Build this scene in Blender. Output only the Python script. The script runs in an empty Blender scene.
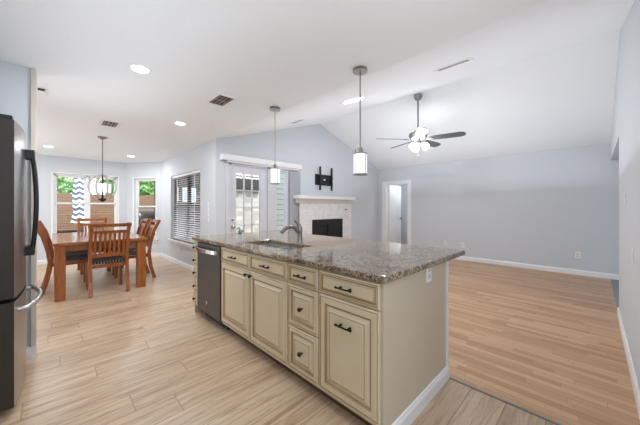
import bpy, bmesh, math, random
from mathutils import Vector, Matrix
random.seed(7)
S = bpy.context.scene
COL = S.collection
PI = math.pi

# ------------------------------------------------------------------ camera, sky, sun, exposure
cam_d = bpy.data.cameras.new('camera'); cam = bpy.data.objects.new('camera', cam_d); COL.objects.link(cam)
cam.location = (0, 0, 1.265); cam.rotation_euler = (PI/2, 0, math.radians(-44.68))
cam_d.sensor_width = 36; cam_d.lens = 271/640*36; cam_d.shift_y = -5/640; cam_d.clip_start = .02
S.camera = cam
W = bpy.data.worlds.new('sky'); S.world = W; W.use_nodes = True
bg = W.node_tree.nodes['Background']; bg.inputs[0].default_value = (.97, .985, 1, 1); bg.inputs[1].default_value = 1.5
sd = bpy.data.lights.new('sun', 'SUN'); sd.energy = 3.0; sd.angle = .03; sd.color = (1, .96, .9)
sun = bpy.data.objects.new('sun', sd); COL.objects.link(sun); sun.rotation_euler = (math.radians(28), math.radians(12), 0)
def area(name, loc, direction, sx, sy, watts, col=(1, 1, 1)):
    d = bpy.data.lights.new(name, 'AREA'); d.shape = 'RECTANGLE'; d.size = sx; d.size_y = sy; d.energy = watts; d.color = col
    o = bpy.data.objects.new(name, d); COL.objects.link(o); o.location = loc
    o.rotation_euler = Vector(direction).to_track_quat('-Z', 'Y').to_euler(); return o
COOL = (.90, .98, 1.09)
area('bounce_flash', (1.15, -1.2, 1.3), (0, 0, 1), 2.4, 1.9, 56, COOL)      # flash turned up at the kitchen ceiling, behind the camera
area('kitchen_front_fill', (-1.0, -2.6, 1.5), (.75, .65, .0), 2.4, 1.4, 17, (.95, .99, 1.04))   # added frontal fill from behind the camera, no window is built there
area('kitchen_ceiling_fill', (.3, 2.6, 1.75), (0, 0, 1), 1.0, 3.0, 4, COOL)  # fill added for the kitchen ceiling, no fitting hangs here
area('dining_side_fill', (-1.95, 6.0, 1.25), (1, 0, .25), 2.6, 2.0, 15, COOL)    # fill light added at the open gap in the unseen dining wall
area('living_vault_fill', (4.5, 2.0, 1.6), (0, 0, 1), 4.4, 4.2, 20, COOL)  # bodiless light added under the vault to brighten it
S.view_settings.view_transform = 'Standard'; S.view_settings.look = 'None'
S.view_settings.exposure = 0.86; S.view_settings.gamma = 1; S.view_settings.use_curve_mapping = False
CAN_POWER = 7.5      # each recessed can lamp, watts
# ------------------------------------------------------------------ colours and materials
def lin(r, g, b):
    f = lambda v: v/12.92 if v <= .04045 else ((v+.055)/1.055)**2.4
    return (f(r/255), f(g/255), f(b/255), 1)
class NT:
    def __init__(s, name):
        s.m = bpy.data.materials.new(name); s.m.use_nodes = True; s.t = s.m.node_tree
        s.p = s.t.nodes['Principled BSDF']; s.tc = None
    def n(s, typ, **kw):
        o = s.t.nodes.new(typ)
        for k, v in kw.items(): setattr(o, k, v)
        return o
    def l(s, a, b): s.t.links.new(a, b)
    def coord(s, scale=(1,1,1), rot=(0,0,0), kind='Object', loc=(0,0,0)):
        if not s.tc: s.tc = s.n('ShaderNodeTexCoord')
        mp = s.n('ShaderNodeMapping'); mp.inputs['Scale'].default_value = scale
        mp.inputs['Rotation'].default_value = rot; mp.inputs['Location'].default_value = loc
        s.l(s.tc.outputs[kind], mp.inputs[0]); return mp.outputs[0]
    def noise(s, vec, scale, detail=4, rough=.55, dist=0):
        o = s.n('ShaderNodeTexNoise'); o.inputs['Scale'].default_value = scale; o.inputs['Detail'].default_value = detail
        o.inputs['Roughness'].default_value = rough; o.inputs['Distortion'].default_value = dist
        s.l(vec, o.inputs['Vector']); return o.outputs['Fac']
    def ramp(s, fac, stops, const=False):
        o = s.n('ShaderNodeValToRGB'); e = o.color_ramp.elements
        if const: o.color_ramp.interpolation = 'CONSTANT'
        while len(e) > len(stops): e.remove(e[-1])
        while len(e) < len(stops): e.new(.5)
        for i, (p, c) in enumerate(stops): e[i].position = p; e[i].color = c
        s.l(fac, o.inputs[0]); return o.outputs[0]
    def mix(s, fac, a, b, blend='MIX'):
        o = s.n('ShaderNodeMix', data_type='RGBA', blend_type=blend)
        for sock, v in ((o.inputs[0], fac), (o.inputs[6], a), (o.inputs[7], b)):
            if hasattr(v, 'links'): s.l(v, sock)
            else: sock.default_value = v
        return o.outputs[2]
    def bump(s, h, strength=.3, dist=.01):
        o = s.n('ShaderNodeBump'); o.inputs['Strength'].default_value = strength; o.inputs['Distance'].default_value = dist
        s.l(h, o.inputs['Height']); s.l(o.outputs[0], s.p.inputs['Normal'])
    def base(s, c):
        if hasattr(c, 'links'): s.l(c, s.p.inputs['Base Color'])
        else: s.p.inputs['Base Color'].default_value = c
def plain(name, c, rough=.5, metal=0, emit=0, ec=None, var=.04, nscale=6, coat=0, spec=None):
    k = NT(name); k.p.inputs['Roughness'].default_value = rough; k.p.inputs['Metallic'].default_value = metal
    v = k.coord(); f = k.noise(v, nscale)
    a = tuple(x*(1-var) for x in c[:3])+(1,); b = tuple(min(1, x*(1+var)) for x in c[:3])+(1,)
    k.base(k.ramp(f, [(.3, a), (.7, b)]))
    if emit:
        k.p.inputs['Emission Color'].default_value = ec or (1, 1, 1, 1); k.p.inputs['Emission Strength'].default_value = emit
    if coat: k.p.inputs['Coat Weight'].default_value = coat; k.p.inputs['Coat Roughness'].default_value = .08
    if spec is not None: k.p.inputs['Specular IOR Level'].default_value = spec
    return k.m
def wall_mat(name, c, s=.12):
    k = NT(name); k.p.inputs['Roughness'].default_value = .8; v = k.coord()
    k.base(c); k.bump(k.noise(v, 55, 3), s, .006); return k.m
def planks(name, length, width, tones, rot, rough, mortar, mcol, gscale, grain=.5, offs=.37):
    k = NT(name); v = k.coord(rot=(0, 0, rot))
    sx = k.n('ShaderNodeSeparateXYZ'); k.l(v, sx.inputs[0])
    dv = k.n('ShaderNodeMath', operation='DIVIDE'); k.l(sx.outputs[1], dv.inputs[0]); dv.inputs[1].default_value = width
    fl = k.n('ShaderNodeMath', operation='FLOOR'); k.l(dv.outputs[0], fl.inputs[0])
    wn = k.n('ShaderNodeTexWhiteNoise', noise_dimensions='1D'); k.l(fl.outputs[0], wn.inputs['W'])
    ma = k.n('ShaderNodeMath', operation='MULTIPLY_ADD'); k.l(wn.outputs['Value'], ma.inputs[0]); ma.inputs[1].default_value = length; k.l(sx.outputs[0], ma.inputs[2])
    cx = k.n('ShaderNodeCombineXYZ'); k.l(ma.outputs[0], cx.inputs[0]); k.l(sx.outputs[1], cx.inputs[1]); v = cx.outputs[0]
    br = k.n('ShaderNodeTexBrick'); k.l(v, br.inputs['Vector']); br.offset = 0
    br.inputs['Color1'].default_value = (0, 0, 0, 1); br.inputs['Color2'].default_value = (1, 1, 1, 1); br.inputs['Mortar'].default_value = (.5, .5, .5, 1)
    br.inputs['Scale'].default_value = 1; br.inputs['Brick Width'].default_value = length; br.inputs['Row Height'].default_value = width
    br.inputs['Mortar Size'].default_value = mortar; br.inputs['Mortar Smooth'].default_value = .1
    # push the grain sideways by the plank's own value so that it breaks at each joint
    sc = k.n('ShaderNodeVectorMath', operation='SCALE'); k.l(br.outputs['Color'], sc.inputs[0]); sc.inputs['Scale'].default_value = 13.7
    ad = k.n('ShaderNodeVectorMath', operation='ADD'); k.l(v, ad.inputs[0]); k.l(sc.outputs[0], ad.inputs[1])
    st = k.n('ShaderNodeVectorMath', operation='MULTIPLY'); k.l(ad.outputs[0], st.inputs[0]); st.inputs[1].default_value = (1.1, gscale, 1)
    g = k.noise(st.outputs[0], 1.6, 7, .62, 1.2)
    g2 = k.noise(st.outputs[0], 4.2, 6, .68, 1.6)
    mx = k.n('ShaderNodeMix'); mx.inputs[0].default_value = grain; k.l(br.outputs['Color'], mx.inputs[2]); k.l(g, mx.inputs[3])
    c = k.ramp(mx.outputs[0], tones)
    c = k.mix(k.ramp(g2, [(.33, (.5,)*3+(1,)), (.44, (0,)*3+(1,))]), c, tuple(x*.5 for x in tones[0][1][:3])+(1,))
    c = k.mix(br.outputs['Fac'], c, mcol)
    k.base(c); k.p.inputs['Roughness'].default_value = rough
    iv = k.n('ShaderNodeMath', operation='SUBTRACT'); iv.inputs[0].default_value = 1; k.l(br.outputs['Fac'], iv.inputs[1])
    k.bump(iv.outputs[0], .25, .002); return k.m
def wood(name, dark, mid, light, axis=2, rough=.32, scale=1):
    k = NT(name); sc = [16*scale]*3; sc[axis] = 1.6*scale; v = k.coord(scale=tuple(sc))
    f = k.noise(v, 2.2, 6, .6, .8); k.base(k.ramp(f, [(.25, dark), (.5, mid), (.78, light)]))
    k.p.inputs['Roughness'].default_value = rough; k.p.inputs['Coat Weight'].default_value = .25; k.p.inputs['Coat Roughness'].default_value = .15; return k.m
def granite():
    k = NT('granite'); v = k.coord()
    a = k.noise(v, 11, 8, .78, 1.2); c = k.ramp(a, [(.32, lin(44, 34, 28)), (.42, lin(98, 76, 58)), (.49, lin(146, 133, 115)), (.55, lin(168, 154, 132)), (.61, lin(120, 92, 66)), (.70, lin(82, 60, 44))])
    vo = k.n('ShaderNodeTexVoronoi'); vo.inputs['Scale'].default_value = 115; k.l(v, vo.inputs['Vector'])
    cell = k.n('ShaderNodeSeparateColor'); k.l(vo.outputs['Color'], cell.inputs[0])
    c = k.mix(k.ramp(cell.outputs[0], [(0, (.8,)*3+(1,)), (.22, (0,)*3+(1,))], True), c, lin(36, 28, 25))
    c = k.mix(k.ramp(cell.outputs[1], [(0, (.6,)*3+(1,)), (.15, (0,)*3+(1,))], True), c, lin(186, 172, 152))
    c = k.mix(k.ramp(cell.outputs[2], [(0, (.6,)*3+(1,)), (.22, (0,)*3+(1,))], True), c, lin(118, 78, 46))
    k.base(c); k.p.inputs['Roughness'].default_value = .09; k.p.inputs['Specular IOR Level'].default_value = .65; return k.m
def brick_mat(name, c1, c2, mc, w, h, rot=(PI/2, 0, 0), rough=.8, bs=.5, ms=.012):
    k = NT(name); v = k.coord(rot=rot)
    br = k.n('ShaderNodeTexBrick'); k.l(v, br.inputs['Vector']); br.inputs['Scale'].default_value = 1
    br.inputs['Color1'].default_value = c1; br.inputs['Color2'].default_value = c2; br.inputs['Mortar'].default_value = mc
    br.inputs['Brick Width'].default_value = w; br.inputs['Row Height'].default_value = h; br.inputs['Mortar Size'].default_value = ms
    n = k.noise(v, 9, 5); c = k.mix(k.ramp(n, [(.3, (.35,)*3+(1,)), (.7, (0,)*3+(1,))]), br.outputs['Color'], tuple(x*.55 for x in c1[:3])+(1,))
    k.base(c); k.p.inputs['Roughness'].default_value = rough
    iv = k.n('ShaderNodeMath', operation='SUBTRACT'); iv.inputs[0].default_value = 1; k.l(br.outputs['Fac'], iv.inputs[1]); k.bump(iv.outputs[0], bs, .01); return k.m
def glass_mat(name, tint=(.97, .99, 1, 1)):
    m = bpy.data.materials.new(name); m.use_nodes = True; t = m.node_tree; t.nodes.remove(t.nodes['Principled BSDF'])
    tr = t.nodes.new('ShaderNodeBsdfTransparent'); tr.inputs[0].default_value = tint
    gl = t.nodes.new('ShaderNodeBsdfGlossy'); gl.inputs['Roughness'].default_value = .02
    lw = t.nodes.new('ShaderNodeLayerWeight'); lw.inputs[0].default_value = .5
    pw = t.nodes.new('ShaderNodeMath'); pw.operation = 'POWER'; pw.inputs[1].default_value = 4; t.links.new(lw.outputs['Facing'], pw.inputs[0])
    ma = t.nodes.new('ShaderNodeMath'); ma.operation = 'MULTIPLY_ADD'; ma.inputs[1].default_value = .5; ma.inputs[2].default_value = .03; t.links.new(pw.outputs[0], ma.inputs[0])
    mx = t.nodes.new('ShaderNodeMixShader'); t.links.new(ma.outputs[0], mx.inputs[0]); t.links.new(tr.outputs[0], mx.inputs[1]); t.links.new(gl.outputs[0], mx.inputs[2])
    t.links.new(mx.outputs[0], t.nodes['Material Output'].inputs[0]); return m
M = {}
M['wall'] = wall_mat('wall_paint_blue_grey', lin(206, 210, 215))
M['ceil'] = wall_mat('ceiling_texture_white', lin(238, 241, 243), .3)
M['white'] = plain('white_trim_paint', lin(236, 236, 236), .4, var=.015)
M['doorpaint'] = plain('pale_grey_door_paint', lin(208, 211, 217), .4, var=.015)
M['beige'] = plain('beige_trim_paint', lin(205, 196, 184), .5, var=.02)
M['tile'] = planks('wood_look_tile', 1.2, .2, [(.27, lin(150, 122, 96)), (.42, lin(186, 158, 130)), (.55, lin(204, 178, 150)), (.72, lin(216, 194, 168))], 0, .33, .0025, lin(150, 124, 100), 13, .9)
M['lam'] = planks('oak_laminate', .62, .058, [(.2, lin(168, 127, 92)), (.45, lin(187, 146, 109)), (.6, lin(197, 157, 120)), (.85, lin(209, 170, 132))], PI/2, .33, .001, lin(140, 100, 70), 24, .5, .43)
M['carpet'] = plain('grey_carpet', lin(140, 144, 150), .95, var=.15, nscale=120)
M['cream'] = plain('cream_cabinet_paint', lin(212, 197, 167), .38, var=.02)
M['glaze'] = plain('brown_glaze', lin(158, 131, 94), .5, var=.08)
M['panel'] = plain('island_panel_shaded_cream', lin(200, 188, 166), .42, var=.02)  # cabinet cream with the end face's shade put in as a greyer tone
M['granite'] = granite()
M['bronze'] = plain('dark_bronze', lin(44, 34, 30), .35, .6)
M['black'] = plain('black_satin', lin(22, 22, 23), .4)
M['dark'] = plain('toe_kick_shade', lin(92, 70, 52), .7)  # toe kick brown, shadow under the cabinets put into the colour
M['grille'] = plain('vent_opening', lin(70, 70, 72), .7)
M['slate'] = plain('slate_steel', lin(74, 68, 63), .38, .3)
M['steel'] = plain('brushed_steel', lin(190, 190, 190), .22, 1.0, var=.03, nscale=2)
M['fridge'] = plain('fridge_steel', lin(165, 164, 163), .28, 1.0, var=.05, nscale=1.5)
M['fridgeside'] = plain('fridge_side_grey', lin(54, 47, 42), .4, .2)
M['nickel'] = plain('brushed_nickel', lin(150, 147, 142), .3, .9)
M['sinksteel'] = plain('sink_steel', lin(186, 184, 180), .35, .55, var=.03, nscale=2)
M['fannickel'] = plain('satin_nickel', lin(142, 140, 137), .5, .8)
M['chrome'] = plain('chrome', lin(215, 215, 215), .1, 1.0)
M['brushed'] = plain('faucet_nickel', lin(152, 148, 143), .28, .9)
M['lamp'] = plain('lit_diffuser', (1, 1, 1, 1), .5, emit=6)
M['shade'] = plain('lit_frosted_glass', (.95, .97, 1, 1), .4, emit=.38, ec=(.95, .98, 1, 1))
M['globe'] = plain('lit_fan_globe', (1, 1, 1, 1), .4, emit=30, ec=(.94, .98, 1.0, 1))
M['candleshade'] = plain('lit_chandelier_glass', (.95, .96, 1, 1), .4, emit=.4)
M['orb'] = plain('whitewashed_strap', lin(200, 198, 190), .5)
M['blade'] = plain('charcoal_blade', lin(66, 68, 74), .4, .1)
M['tablewood'] = wood('honey_wood_side', lin(120, 62, 24), lin(154, 86, 36), lin(176, 106, 52), 2)
M['tabletop'] = wood('honey_wood_top', lin(128, 76, 40), lin(158, 100, 58), lin(178, 122, 78), 1, .12)
M['chairwood'] = wood('honey_wood_chair', lin(112, 56, 20), lin(148, 80, 32), lin(172, 102, 48), 2, .3)
M['glass'] = glass_mat('window_glass')
M['blind'] = plain('white_blind_slat', lin(222, 222, 224), .5, var=.02)
M['blindgrey'] = plain('grey_vertical_vane', lin(164, 168, 174), .6, var=.03)
M['firebrick'] = brick_mat('white_painted_brick', lin(233, 233, 232), lin(237, 237, 236), lin(226, 226, 225), .2, .068, bs=.22, ms=.005)
M['stone'] = brick_mat('pale_limestone', lin(208, 204, 198), lin(152, 148, 142), lin(176, 173, 168), .34, .16, ms=.012)
M['siding'] = brick_mat('pale_siding', lin(146, 149, 146), lin(138, 142, 140), lin(92, 95, 95), 6, .17, ms=.014)
M['fence'] = brick_mat('cedar_fence', lin(142, 106, 86), lin(126, 96, 80), lin(92, 72, 62), 2.4, .09, ms=.012)
M['leaf'] = plain('leaf_green', lin(112, 158, 84), .6, var=.35, nscale=3)
M['leafdark'] = plain('pot_leaf', lin(78, 104, 74), .5, var=.2, nscale=40)
M['bark'] = plain('bark', lin(98, 80, 64), .8, var=.2)
M['grass'] = plain('lawn', lin(120, 140, 90), .9, var=.25, nscale=9)
M['concrete'] = plain('patio_concrete', lin(188, 184, 178), .85, var=.06)
M['cup'] = plain('white_ceramic', lin(240, 240, 240), .2, var=.01)
M['plate'] = plain('white_plastic', lin(234, 234, 234), .35, var=.01)
M['patiodark'] = plain('patio_dark_brown', lin(52, 46, 44), .7, var=.1)
M['paleblue'] = plain('pale_blue_pane', lin(170, 190, 214), .3)
def seatfab():
    k = NT('patterned_seat_fabric'); v = k.coord(scale=(14, 14, 14), rot=(0, 0, PI/4))
    ch = k.n('ShaderNodeTexWave'); ch.wave_type = 'BANDS'; ch.bands_direction = 'X'; ch.inputs['Scale'].default_value = .9; ch.inputs['Distortion'].default_value = 0; k.l(v, ch.inputs['Vector'])
    c2 = k.n('ShaderNodeTexWave'); c2.wave_type = 'BANDS'; c2.bands_direction = 'Y'; c2.inputs['Scale'].default_value = .9; k.l(v, c2.inputs['Vector'])
    m = k.n('ShaderNodeMath', operation='MAXIMUM'); k.l(ch.outputs['Fac'], m.inputs[0]); k.l(c2.outputs['Fac'], m.inputs[1])
    k.base(k.ramp(m.outputs[0], [(.0, lin(38, 38, 44)), (.93, lin(46, 46, 52)), (.97, lin(168, 156, 138))])); k.p.inputs['Roughness'].default_value = .85; return k.m
M['seat'] = seatfab()
def chevron():
    k = NT('navy_white_chevron'); v = k.coord()
    sp = k.n('ShaderNodeSeparateXYZ'); k.l(v, sp.inputs[0])
    pp = k.n('ShaderNodeMath', operation='PINGPONG'); k.l(sp.outputs[0], pp.inputs[0]); pp.inputs[1].default_value = .08
    ml = k.n('ShaderNodeMath', operation='MULTIPLY'); k.l(pp.outputs[0], ml.inputs[0]); ml.inputs[1].default_value = .7
    ad = k.n('ShaderNodeMath', operation='ADD'); k.l(sp.outputs[2], ad.inputs[0]); k.l(ml.outputs[0], ad.inputs[1])
    q = k.n('ShaderNodeMath', operation='PINGPONG'); k.l(ad.outputs[0], q.inputs[0]); q.inputs[1].default_value = .075
    k.base(k.ramp(q.outputs[0], [(0, lin(84, 96, 122)), (.038, lin(228, 232, 238))], True)); k.p.inputs['Roughness'].default_value = .8; return k.m
M['chevron'] = chevron()
# ------------------------------------------------------------------ mesh helpers
class MB:
    def __init__(s): s.v = []; s.f = []; s.mi = []
    def add(s, vs, fs, mi=0):
        o = len(s.v); s.v += [tuple(x) for x in vs]; s.f += [tuple(i+o for i in f) for f in fs]; s.mi += [mi]*len(fs); return s
    def box(s, x0, x1, y0, y1, z0, z1, mi=0):
        return s.add([(x, y, z) for x in (x0, x1) for y in (y0, y1) for z in (z0, z1)],
                     [(0,1,3,2), (4,6,7,5), (0,4,5,1), (2,3,7,6), (0,2,6,4), (1,5,7,3)], mi)
    def obox(s, c, ax, ay, az, hx, hy, hz, mi=0):
        c = Vector(c); X = Vector(ax).normalized()*hx; Y = Vector(ay).normalized()*hy; Z = Vector(az).normalized()*hz
        return s.add([c+X*i+Y*j+Z*k for i in (-1,1) for j in (-1,1) for k in (-1,1)],
                     [(0,1,3,2), (4,6,7,5), (0,4,5,1), (2,3,7,6), (0,2,6,4), (1,5,7,3)], mi)
    def tube(s, pts, r, n=8, mi=0, cap=True, closed=False):
        P = [Vector(p) for p in pts]; rr = r if isinstance(r, (list, tuple)) else [r]*len(P)
        rings = []; prev = None; N = len(P)
        for i, p in enumerate(P):
            if closed: t = (P[(i+1) % N]-P[i-1]).normalized()
            else: t = (P[min(i+1, N-1)]-P[max(i-1, 0)]).normalized()
            if prev is None: a = t.orthogonal().normalized()
            else: a = (prev-t*prev.dot(t)).normalized()
            prev = a; b = t.cross(a)
            rings.append([p+(a*math.cos(2*PI*k/n)+b*math.sin(2*PI*k/n))*rr[i] for k in range(n)])
        vs = [q for r_ in rings for q in r_]; fs = []
        for i in range(N if closed else N-1):
            j = (i+1) % N
            for k in range(n): fs.append((i*n+k, i*n+(k+1) % n, j*n+(k+1) % n, j*n+k))
        if cap and not closed: fs += [tuple(range(n))[::-1], tuple((N-1)*n+k for k in range(n))]
        return s.add(vs, fs, mi)
    def lathe(s, prof, c=(0,0,0), axis=(0,0,1), n=24, mi=0):
        A = Vector(axis).normalized(); a = A.orthogonal().normalized(); b = A.cross(a); c = Vector(c)
        vs = []; fs = []; m = len(prof)
        for (r, h) in prof:
            r = max(r, 1e-5)
            for k in range(n): vs.append(c+A*h+(a*math.cos(2*PI*k/n)+b*math.sin(2*PI*k/n))*r)
        for i in range(m-1):
            for k in range(n): fs.append((i*n+k, i*n+(k+1) % n, (i+1)*n+(k+1) % n, (i+1)*n+k))
        fs += [tuple(range(n))[::-1], tuple((m-1)*n+k for k in range(n))]
        return s.add(vs, fs, mi)
    def prism(s, poly, e, mi=0):           # poly: list of 3D points, e: extrusion vector
        n = len(poly); e = Vector(e); P = [Vector(p) for p in poly]
        return s.add(P+[p+e for p in P], [tuple(range(n))[::-1], tuple(range(n, 2*n))]+[(i, (i+1) % n, n+(i+1) % n, n+i) for i in range(n)], mi)
    def sweep(s, line, t, u, v, w, x0, mi=0):   # thick ribbon: 2D polyline in (u,v) with thickness t, extruded along w from x0[0] to x0[1]
        u, v, w = Vector(u), Vector(v), Vector(w); L = [Vector((a, b)) for a, b in line]; lo = []; hi = []
        for i, p in enumerate(L):
            d = (L[min(i+1, len(L)-1)]-L[max(i-1, 0)]).normalized(); nn = Vector((-d.y, d.x))*t/2
            lo.append(p-nn); hi.append(p+nn)
        for i in range(len(L)-1):
            poly = [lo[i], lo[i+1], hi[i+1], hi[i]]
            s.prism([u*q.x+v*q.y+w*x0[0] for q in poly], w*(x0[1]-x0[0]), mi)
        return s
    def build(s, name, mats, parent=None, bevel=0, smooth=False, loc=None, merge=True, seg=2):
        me = bpy.data.meshes.new(name); me.from_pydata(s.v, [], s.f)
        if not isinstance(mats, (list, tuple)): mats = [mats]
        for m in mats: me.materials.append(M[m] if isinstance(m, str) else m)
        for p, i in zip(me.polygons, s.mi): p.material_index = i
        bm = bmesh.new(); bm.from_mesh(me)
        if merge: bmesh.ops.remove_doubles(bm, verts=bm.verts, dist=1e-5)
        bmesh.ops.recalc_face_normals(bm, faces=bm.faces); bm.to_mesh(me); bm.free()
        o = bpy.data.objects.new(name, me); COL.objects.link(o)
        if parent is not None: o.parent = parent
        if loc is not None: o.location = loc
        if bevel:
            b = o.modifiers.new('bevel', 'BEVEL'); b.width = bevel; b.segments = seg; b.limit_method = 'ANGLE'; b.angle_limit = math.radians(35)
        if smooth:
            for p in me.polygons: p.use_smooth = True
            try: me.set_sharp_from_angle(angle=math.radians(42))
            except Exception: pass
        return o
def tag(o, label, cat, group=None):
    o['label'] = label; o['category'] = cat
    if group: o['group'] = group
    return o
def thing(name, label, cat, loc=(0,0,0), rz=0, group=None):
    o = bpy.data.objects.new(name, None); COL.objects.link(o); o.location = loc; o.rotation_euler = (0, 0, rz); o.empty_display_size = .1
    return tag(o, label, cat, group)
def struct(o): o['kind'] = 'structure'; return o
def dup(o, parent=None):
    c = o.copy(); COL.objects.link(c)
    if parent is not None: c.parent = parent
    for ch in [q for q in list(bpy.data.objects) if q.parent == o]: dup(ch, c)
    return c
def bez(p0, p1, p2, n=10):
    p0, p1, p2 = Vector(p0), Vector(p1), Vector(p2)
    return [p0*(1-t)**2+p1*2*t*(1-t)+p2*t*t for t in [i/n for i in range(n+1)]]
# ------------------------------------------------------------------ room dimensions (metres; x to the fireplace side, y to the dining side)
XW, YF, XE, YD, YR = 2.0, 4.58, 7.02, 8.68, -.205
XR, ZR, ZC, ZE = 4.52, 3.245, 2.44, 2.41
def slope_z(x): return ZC if x <= XW else (ZC+(ZR-ZC)*(x-XW)/(XR-XW) if x <= XR else ZR+(ZE-ZR)*(x-XR)/(XE-XR))
def wall(name, p0, p1, th, top, holes=(), mat='wall', extra=()):
    """upright wall from p0 to p1 (plan), thickness th to the left of p0->p1; top: height or function of s; holes: (s0,s1,z0,z1)"""
    a = Vector((p0[0], p0[1], 0)); d = Vector((p1[0]-p0[0], p1[1]-p0[1], 0)); L = d.length; d.normalize(); n = Vector((-d.y, d.x, 0))*th
    tp = top if callable(top) else (lambda s_: top)
    br = sorted(set([0, L]+[q for h in holes for q in h[:2]]+list(extra))); mb = MB()
    for s0, s1 in zip(br[:-1], br[1:]):
        if s1-s0 < 1e-6: continue
        mid = (s0+s1)/2; spans = []; z = 0
        for h in sorted([h for h in holes if h[0] < mid < h[1]], key=lambda q: q[2]):
            if h[2] > z: spans.append((z, z, h[2], h[2]))
            z = h[3]
        spans.append((z, z, tp(s0), tp(s1)))
        for za, zb, zc, zd in spans:
            q0 = a+d*s0; q1 = a+d*s1
            mb.prism([q0+Vector((0,0,za)), q1+Vector((0,0,zb)), q1+Vector((0,0,zd)), q0+Vector((0,0,zc))], n)
    return struct(mb.build(name, mat, merge=False))
# floors
struct(MB().box(-2.2, 2.098, -2.8, 8.75, -.05, 0).build('floor', 'tile'))
mb = MB().box(2.098, 7.2, YR, 4.75, -.05, 0); struct(mb.build('floor.001', 'lam'))
struct(MB().box(2.098, 7.2, -2.8, YR, -.05, .004).build('floor.002', 'carpet'))
struct(MB().box(7.2, 9.4, 3.0, 5.0, -.05, 0).build('floor.003', 'lam'))
struct(MB().box(2.09, 2.106, YR, .79, 0, .006).build('trim_1', 'nickel'))
# ceiling: flat over kitchen and dining, vaulted over the living room
mb = MB()
mb.box(-2.2, XW, -2.8, YD+.1, ZC, ZC+.12)
for x0, x1 in ((XW, XR), (XR, XE+.15)):
    zz0 = slope_z(x0); zz1 = ZR+(ZE-ZR)*(x1-XR)/(XE-XR) if x1 > XR else slope_z(x1)
    mb.prism([(x0, -2.8, zz0), (x1, -2.8, zz1), (x1, -2.8, zz1+.12), (x0, -2.8, zz0+.12)], (0, YF+2.9, 0))
struct(mb.build('ceiling', 'ceil'))
struct(MB().box(7.1, 9.4, 3.0, 5.0, 2.44, 2.5).build('ceiling.001', 'ceil'))
# walls
DOOR = (2.235, 3.10, 0, 2.07); SIDE = (3.10, 3.87, 0, 2.07)
wall('wall_north', (XE+.12, YF), (XW, YF), -.12, lambda s: slope_z(XE+.12-s) if XE+.12-s < XE else ZE, [(XE+.12-DOOR[1], XE+.12-DOOR[0], 0, 2.07), (XE+.12-3.56, XE+.12-3.24, 0, 2.07), (XE+.12-5.22, XE+.12-4.16, .1, .99)], extra=[XE+.12-XR, .12])
WIN = (5.255, 7.05, .53, 2.0)
wall('wall_west', (XW, YF+.12), (XW, 7.87), -.14, ZC+.01, [(WIN[0]-YF-.12, WIN[1]-YF-.12, WIN[2], WIN[3])])
bx = Vector((1.41-2.0, YD-7.87, 0)); BL = bx.length
BAY = (.145*BL, .79*BL, .46, 2.03)
wall('wall_bay', (XW, 7.87), (1.41, YD), -.14, ZC+.01, [BAY])
BACK = (.017, 1.21, .59, 2.05)
wall('wall_dining', (1.41, YD), (-2.0, YD), -.14, ZC+.01, [(1.41-BACK[1], 1.41-BACK[0], BACK[2], BACK[3])])
wall('wall_left', (-2.0, YD), (-2.0, 3.46), -.12, ZC+.01, [(1.0, 3.8, .0, 2.1)])
wall('wall_fridge', (-2.0, 3.34), (-.108, 3.34), .14, ZC+.01)
wall('wall_kitchen', (-2.2, 3.34), (-2.2, -2.8), -.12, ZC+.01)
wall('wall_south', (-2.2, -2.8), (XE, -2.8), -.12, lambda s_: slope_z(s_-2.2)+.01, extra=[XW+2.2, XR+2.2])
wall('wall_east', (XE, -2.8), (XE, YF+.12), -.12, ZE+.03, [(3.63+2.8, 4.34+2.8, 0, 1.945)])
def rw(s): return slope_z(s+1.25)+.01
wall('wall_right', (1.25, YR), (XE, YR), -.12, rw, [(4.71-1.25, XE-1.25, 0, 2.1)], extra=[XW-1.25, XR-1.25])
# hall beyond the east doorway
wall('wall_hall', (8.6, 3.0), (8.6, 5.0), -.1, 2.44)
wall('wall_hall.001', (7.14, 4.75), (8.6, 4.75), .1, 2.44)
wall('wall_hall.002', (8.6, 3.1), (7.14, 3.1), .1, 2.44)
hl = thing('hall_fill_lamp', 'added unseen ceiling lamp brightening the hall behind the doorway', 'ceiling light', (7.75, 3.7, 2.44))  # lamp added out of view to brighten the hall
MB().lathe([(.02, -.09), (.10, -.07), (.14, -.02), (.14, -.001)], (0, 0, 0), (0, 0, 1), 20).build('bowl', 'globe', hl, smooth=True)
# baseboards
def bboard(name, p0, p1, n=None, h=.095, t=.014):
    a = Vector((p0[0], p0[1], 0)); b = Vector((p1[0], p1[1], 0)); d = (b-a).normalized(); nn = Vector((-d.y, d.x, 0))
    mb = MB(); mb.prism([a, a+nn*t, a+nn*t+Vector((0,0,h-.02)), a+nn*t*.45+Vector((0,0,h)), a+Vector((0,0,h))], b-a); return struct(mb.build(name, 'white'))
bboard('baseboard_east', (XE, YR-1.7), (XE, 3.55))
bboard('baseboard_east.001', (XE, 4.47), (XE, YF))
bboard('baseboard_north', (XE, YF), (5.56, YF))
bboard('baseboard_north.001', (2.18, YF), (XW, YF))
bboard('baseboard_west', (XW, YF), (XW, 7.87))
bboard('baseboard_bay', (XW, 7.87), (1.41, YD))
bboard('baseboard_dining', (1.41, YD), (-2.0, YD))
bboard('baseboard_right', (4.71, YR), (1.25, YR)) if False else None
mb = MB(); mb.prism([(1.25, YR, 0), (1.25, YR+.014, 0), (1.25, YR+.014, .075), (1.25, YR+.006, .095), (1.25, YR, .095)], (3.474, 0, 0)); mb.box(4.71, 4.724, YR-.12, YR+.014, 0, .09); struct(mb.build('baseboard_right', 'white'))
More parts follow.
